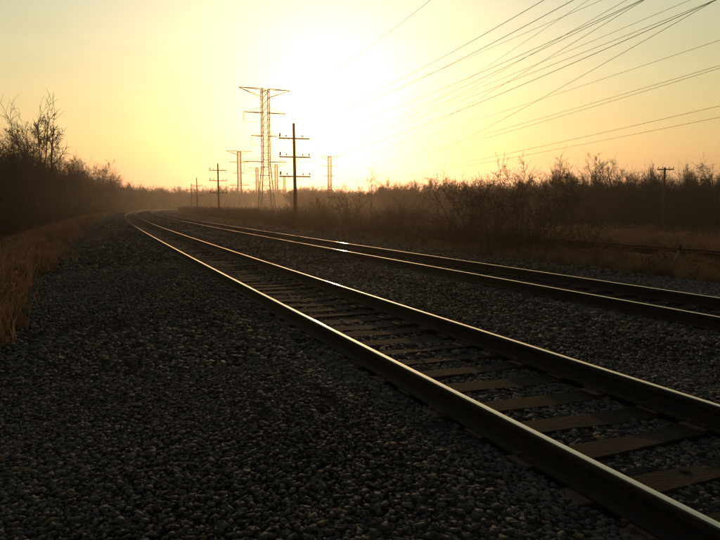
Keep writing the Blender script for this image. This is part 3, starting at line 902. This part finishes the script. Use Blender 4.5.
# ------------------------------------------------------------------ lattice transmission towers
def lattice_tower(px, Y, top_py, label, rz=R(24), jumpers=True, thick=1.0, base_z=GROUND_Z):
    x = at_px(px, Y)
    H0 = 36.5
    Ht = (HORIZON - top_py) / F_PX * Y + CAM_H - base_z
    k = Ht / H0
    root = empty('transmission_tower', (x, Y, base_z), rz, label, 'transmission tower', 'lattice transmission towers')
    root.scale = (k, k, k)
    wz = [(0, 2.35), (15.4, 1.0), (36.5, 1.0)]
    def hw(z): return np.interp(z, [a for a, _ in wz], [b for _, b in wz])
    lt = .085 * thick; bt = .045 * thick
    for sx in (-1, 1):
        for sy in (-1, 1):
            MB().tube([(sx * hw(z), sy * hw(z), z) for z in (-.4, 15.4, 36.5)], [lt * 1.25, lt, lt * .8], 4).build('leg', M['steel'], root)
    br = MB()
    zs = [1.5]
    while zs[-1] < 36.3:
        zs.append(min(zs[-1] + max(2.0 * hw(zs[-1]) * .95, 1.7), 36.4))
    for a, b in zip(zs[:-1], zs[1:]):
        for ax in (0, 1):
            for sd in (-1, 1):
                def pt(s, z):
                    w = hw(z)
                    return (s * w, sd * w, z) if ax == 0 else (sd * w, s * w, z)
                br.tube([pt(-1, a), pt(1, b)], bt, 3, False); br.tube([pt(1, a), pt(-1, b)], bt, 3, False)
                br.tube([pt(-1, b), pt(1, b)], bt, 3, False)
    br.build('bracing', M['steel'], root)
    # crossarms: z, half length left, right, depth of the truss, above?
    for (z, l, r_, dp, up) in ((36.5, 7.6, 7.5, 2.4, False), (29.8, 6.3, 6.1, 1.5, True), (23.3, 4.3, 3.4, 1.3, True), (16.0, 6.4, 6.2, 1.5, True)):
        mb = MB()
        for sd, L in ((-1, l), (1, r_)):
            z2 = z + dp if up else z - dp
            if z2 > 36.5: z2 = 36.5
            for sy in (-1, 1):
                mb.tube([(sd * L, 0, z), (sd * 1.0, sy * 1.0, z)], bt * 1.5, 4)
                mb.tube([(sd * L, 0, z), (sd * 1.0, sy * 1.0, z2)], bt * (.55 if up else 1.2), 4)
                for q in (.3, .6):
                    pa = Vector((sd * L, 0, z)).lerp(Vector((sd, sy, z)), 1 - q)
                    pb = Vector((sd * L, 0, z)).lerp(Vector((sd, sy, z2)), 1 - q)
                    mb.tube([pa, pb], bt * (.4 if up else .8), 3, False)
            mb.tube([(sd * 1.0, 1, z), (sd * 1.0, -1, z)], bt, 3, False)
        mb.build('crossarm', M['steel'], root)
        if up and jumpers:
            drop = 2.6
            MB().tube([(-l, 0, z), (-l, 0, z - drop)], [.07, .07], 6).build('insulator_string', M['insulator'], root)
            MB().tube([(-l, 0, z - drop), (-l * .75, 0, z - drop - .1), (-1.8, 0, z - drop)], .05, 4).build('jumper_wire', M['wire'], root)
    return root
lattice_tower(267, 192, 92, 'large steel lattice tower with four crossarms, tallest against the sky', thick=1.5)
lattice_tower(240.5, 406, 152, 'smaller lattice tower to the left of the large tower', thick=2.2)
lattice_tower(330, 460, 157, 'distant lattice tower right of the red-brown pole under the sun', thick=2.2, jumpers=False)
lattice_tower(258, 577, 168, 'faint far lattice tower just left of the large tower legs', thick=2.4, jumpers=False)
lattice_tower(277, 545, 165, 'faint far lattice tower just right of the large tower legs', thick=2.4, jumpers=False)
lattice_tower(285, 760, 177, 'tiniest farthest lattice tower, between the large tower and the red-brown pole', thick=2.8, jumpers=False)

# ------------------------------------------------------------------ overhead wires
WIRES = [
 ((-20.3, 198, 33.9), (42.9, -50, 30.1), 5.5, .036, 'single highest overhead wire, crossing the glare alone to the left of the others'),
 ((-21.4, 197, 27.9), (38.2, -50, 20.8), 7.2, .03, 'upper of two close parallel wires left of the crowded bunch'),
 ((-21.4, 197, 27.2), (38.6, -50, 20.0), 7.5, .03, 'lower of two close parallel wires left of the crowded bunch'),
 ((-23.6, 195, 21.2), (74.2, -50, 25.8), 0.5, .026, 'gently sloping overhead wire crossing two steeper ones near the top'),
 ((-23.6, 195, 20.7), (56.1, -50, 26.0), 6.3, .03, 'upper of the two shallow wires meeting a steep one at the top edge'),
 ((-21.6, 197, 14.4), (62.4, -50, 29.2), 3.2, .03, 'lower of the two shallow wires meeting a steep one at the top edge'),
 ((-21.6, 197, 14.1), (70.4, -50, 27.0), 1.7, .022, 'thin faint overhead wire alone above the dark pair to the corner'),
 ((-21.3, 197, 13.8), (76.4, -50, 28.3), 1.8, .03, 'upper of the dark pair of wires running into the top right corner'),
 ((-21.3, 197, 13.2), (61.3, -50, 28.8), 5.5, .036, 'lower, darkest of the pair of wires running into the top right corner'),
 ((-11.8, 465, 34.8), (53.5, -50, 32.5), 1.3, .028, 'steepest overhead wire, leftmost of the steep ones at the top edge'),
 ((-11.8, 465, 33.5), (51.3, -50, 26.3), .5, .028, 'second steep overhead wire at the top edge, beside the steepest'),
 ((-13.9, 465, 30.0), (45.7, -50, 27.8), 6.0, .028, 'third steep overhead wire, meeting two shallow ones at the top edge'),
 ((-14.7, 465, 21.0), (45.7, -50, 29.5), 11.0, .026, 'lowest steep overhead wire, crossing the dark pair near the top right'),
 ((-11.8, 465, 34.2), (82.6, -50, 26.0), 2.4, .03, 'single shallow wire alone between the corner pair and the lower pairs'),
 ((-14.6, 465, 26.6), (78.9, -50, 23.3), 3.2, .03, 'upper of two nearly merging wires leaving the right edge'),
 ((-14.7, 465, 24.5), (95.5, -50, 30.3), 4.6, .036, 'lower of two nearly merging wires leaving the right edge'),
 ((-14.7, 465, 19.0), (89.4, -50, 22.6), 4.9, .032, 'second lowest overhead wire, running low over the right woods'),
 ((-14.7, 465, 17.6), (94.3, -50, 20.5), 4.0, .030, 'lowest overhead wire, skimming the bushy tree and right woods'),
]
for a, b, sag, rad, label in WIRES:
    a, b = Vector(a), Vector(b)
    pts = []
    for i in range(49):
        tt = i / 48
        p = a.lerp(b, tt); p.z -= 4 * sag * tt * (1 - tt); pts.append(p)
    o = MB().tube(pts, rad * (.95 if a.y > 300 else .74), 5).build('overhead_wire', M['wire'], smooth=True)
    tag(o, label, 'wire', 'overhead power wires')
def arm_pt(root, xx, py, Y):
    z = (HORIZON - py) / F_PX * Y + CAM_H
    c, s_ = math.cos(root.rotation_euler.z), math.sin(root.rotation_euler.z)
    return Vector((root.location.x + xx * c, root.location.y + xx * s_, z + .3))
for (ra, pa, Ya, rb, pb, Yb, nm) in ((p1, 158, 66, p2, 171, 120, 'upper'), (p1, 177, 66, p2, 181, 120, 'lower'), (p2, 171, 120, p3, 186, 190, 'upper'), (p2, 181, 120, p3, 196, 190, 'lower')):
    for sd, w in ((-1, 'left'), (1, 'right')):
        A, B = arm_pt(ra, sd * 1.45, pa, Ya), arm_pt(rb, sd * 1.45, pb, Yb)
        pts = [A.lerp(B, q / 16) - Vector((0, 0, 4 * 1.0 * q / 16 * (1 - q / 16))) for q in range(17)]
        o = MB().tube(pts, .007, 4).build('pole_wire', M['wire'], smooth=True)
        tag(o, 'thin wire from the %s ends of the %s crossarms between %s wooden poles' % (w, nm, 'nearest and second' if ra is p1 else 'second and third'), 'wire', 'wires along the wooden poles')

# ------------------------------------------------------------------ leaning marker post by the siding
mr_ = empty('marker_post', (9.25, 19.6, -.72), 0, 'short leaning pale green post with dark top among dry weeds', 'post')
MB().tube([(0, 0, -.1), (.13, 0, .45), (.24, 0, .80)], [.035, .033, .03], 8).build('post', M['post'], mr_, smooth=True)
MB().tube([(.235, 0, .78), (.245, 0, .80), (.285, 0, .93), (.29, 0, .95)], [.03, .048, .046, .02], 8).build('cap', M['post_cap'], mr_, smooth=True)

# ------------------------------------------------------------------ haze: closed box of thin smoky air round everything
hz = MB().box((0, 420, (42 - 4) / 2), (2600, 1240, 46))
hm = bpy.data.materials.new('thin_evening_haze'); hm.use_nodes = True
ht = hm.node_tree; ht.nodes.clear()
ho = N(ht, 'ShaderNodeOutputMaterial'); hv = N(ht, 'ShaderNodeVolumePrincipled')
hv.inputs['Color'].default_value = (.95, .84, .76, 1)
hv.inputs['Density'].default_value = 0.00042
hv.inputs['Anisotropy'].default_value = 0.80
ht.links.new(hv.outputs[0], ho.inputs['Volume'])
hm.cycles.homogeneous_volume = True
haze = hz.build('haze', hm)
tag(haze, 'thin warm evening haze hanging over the whole scene', 'haze', kind='stuff')
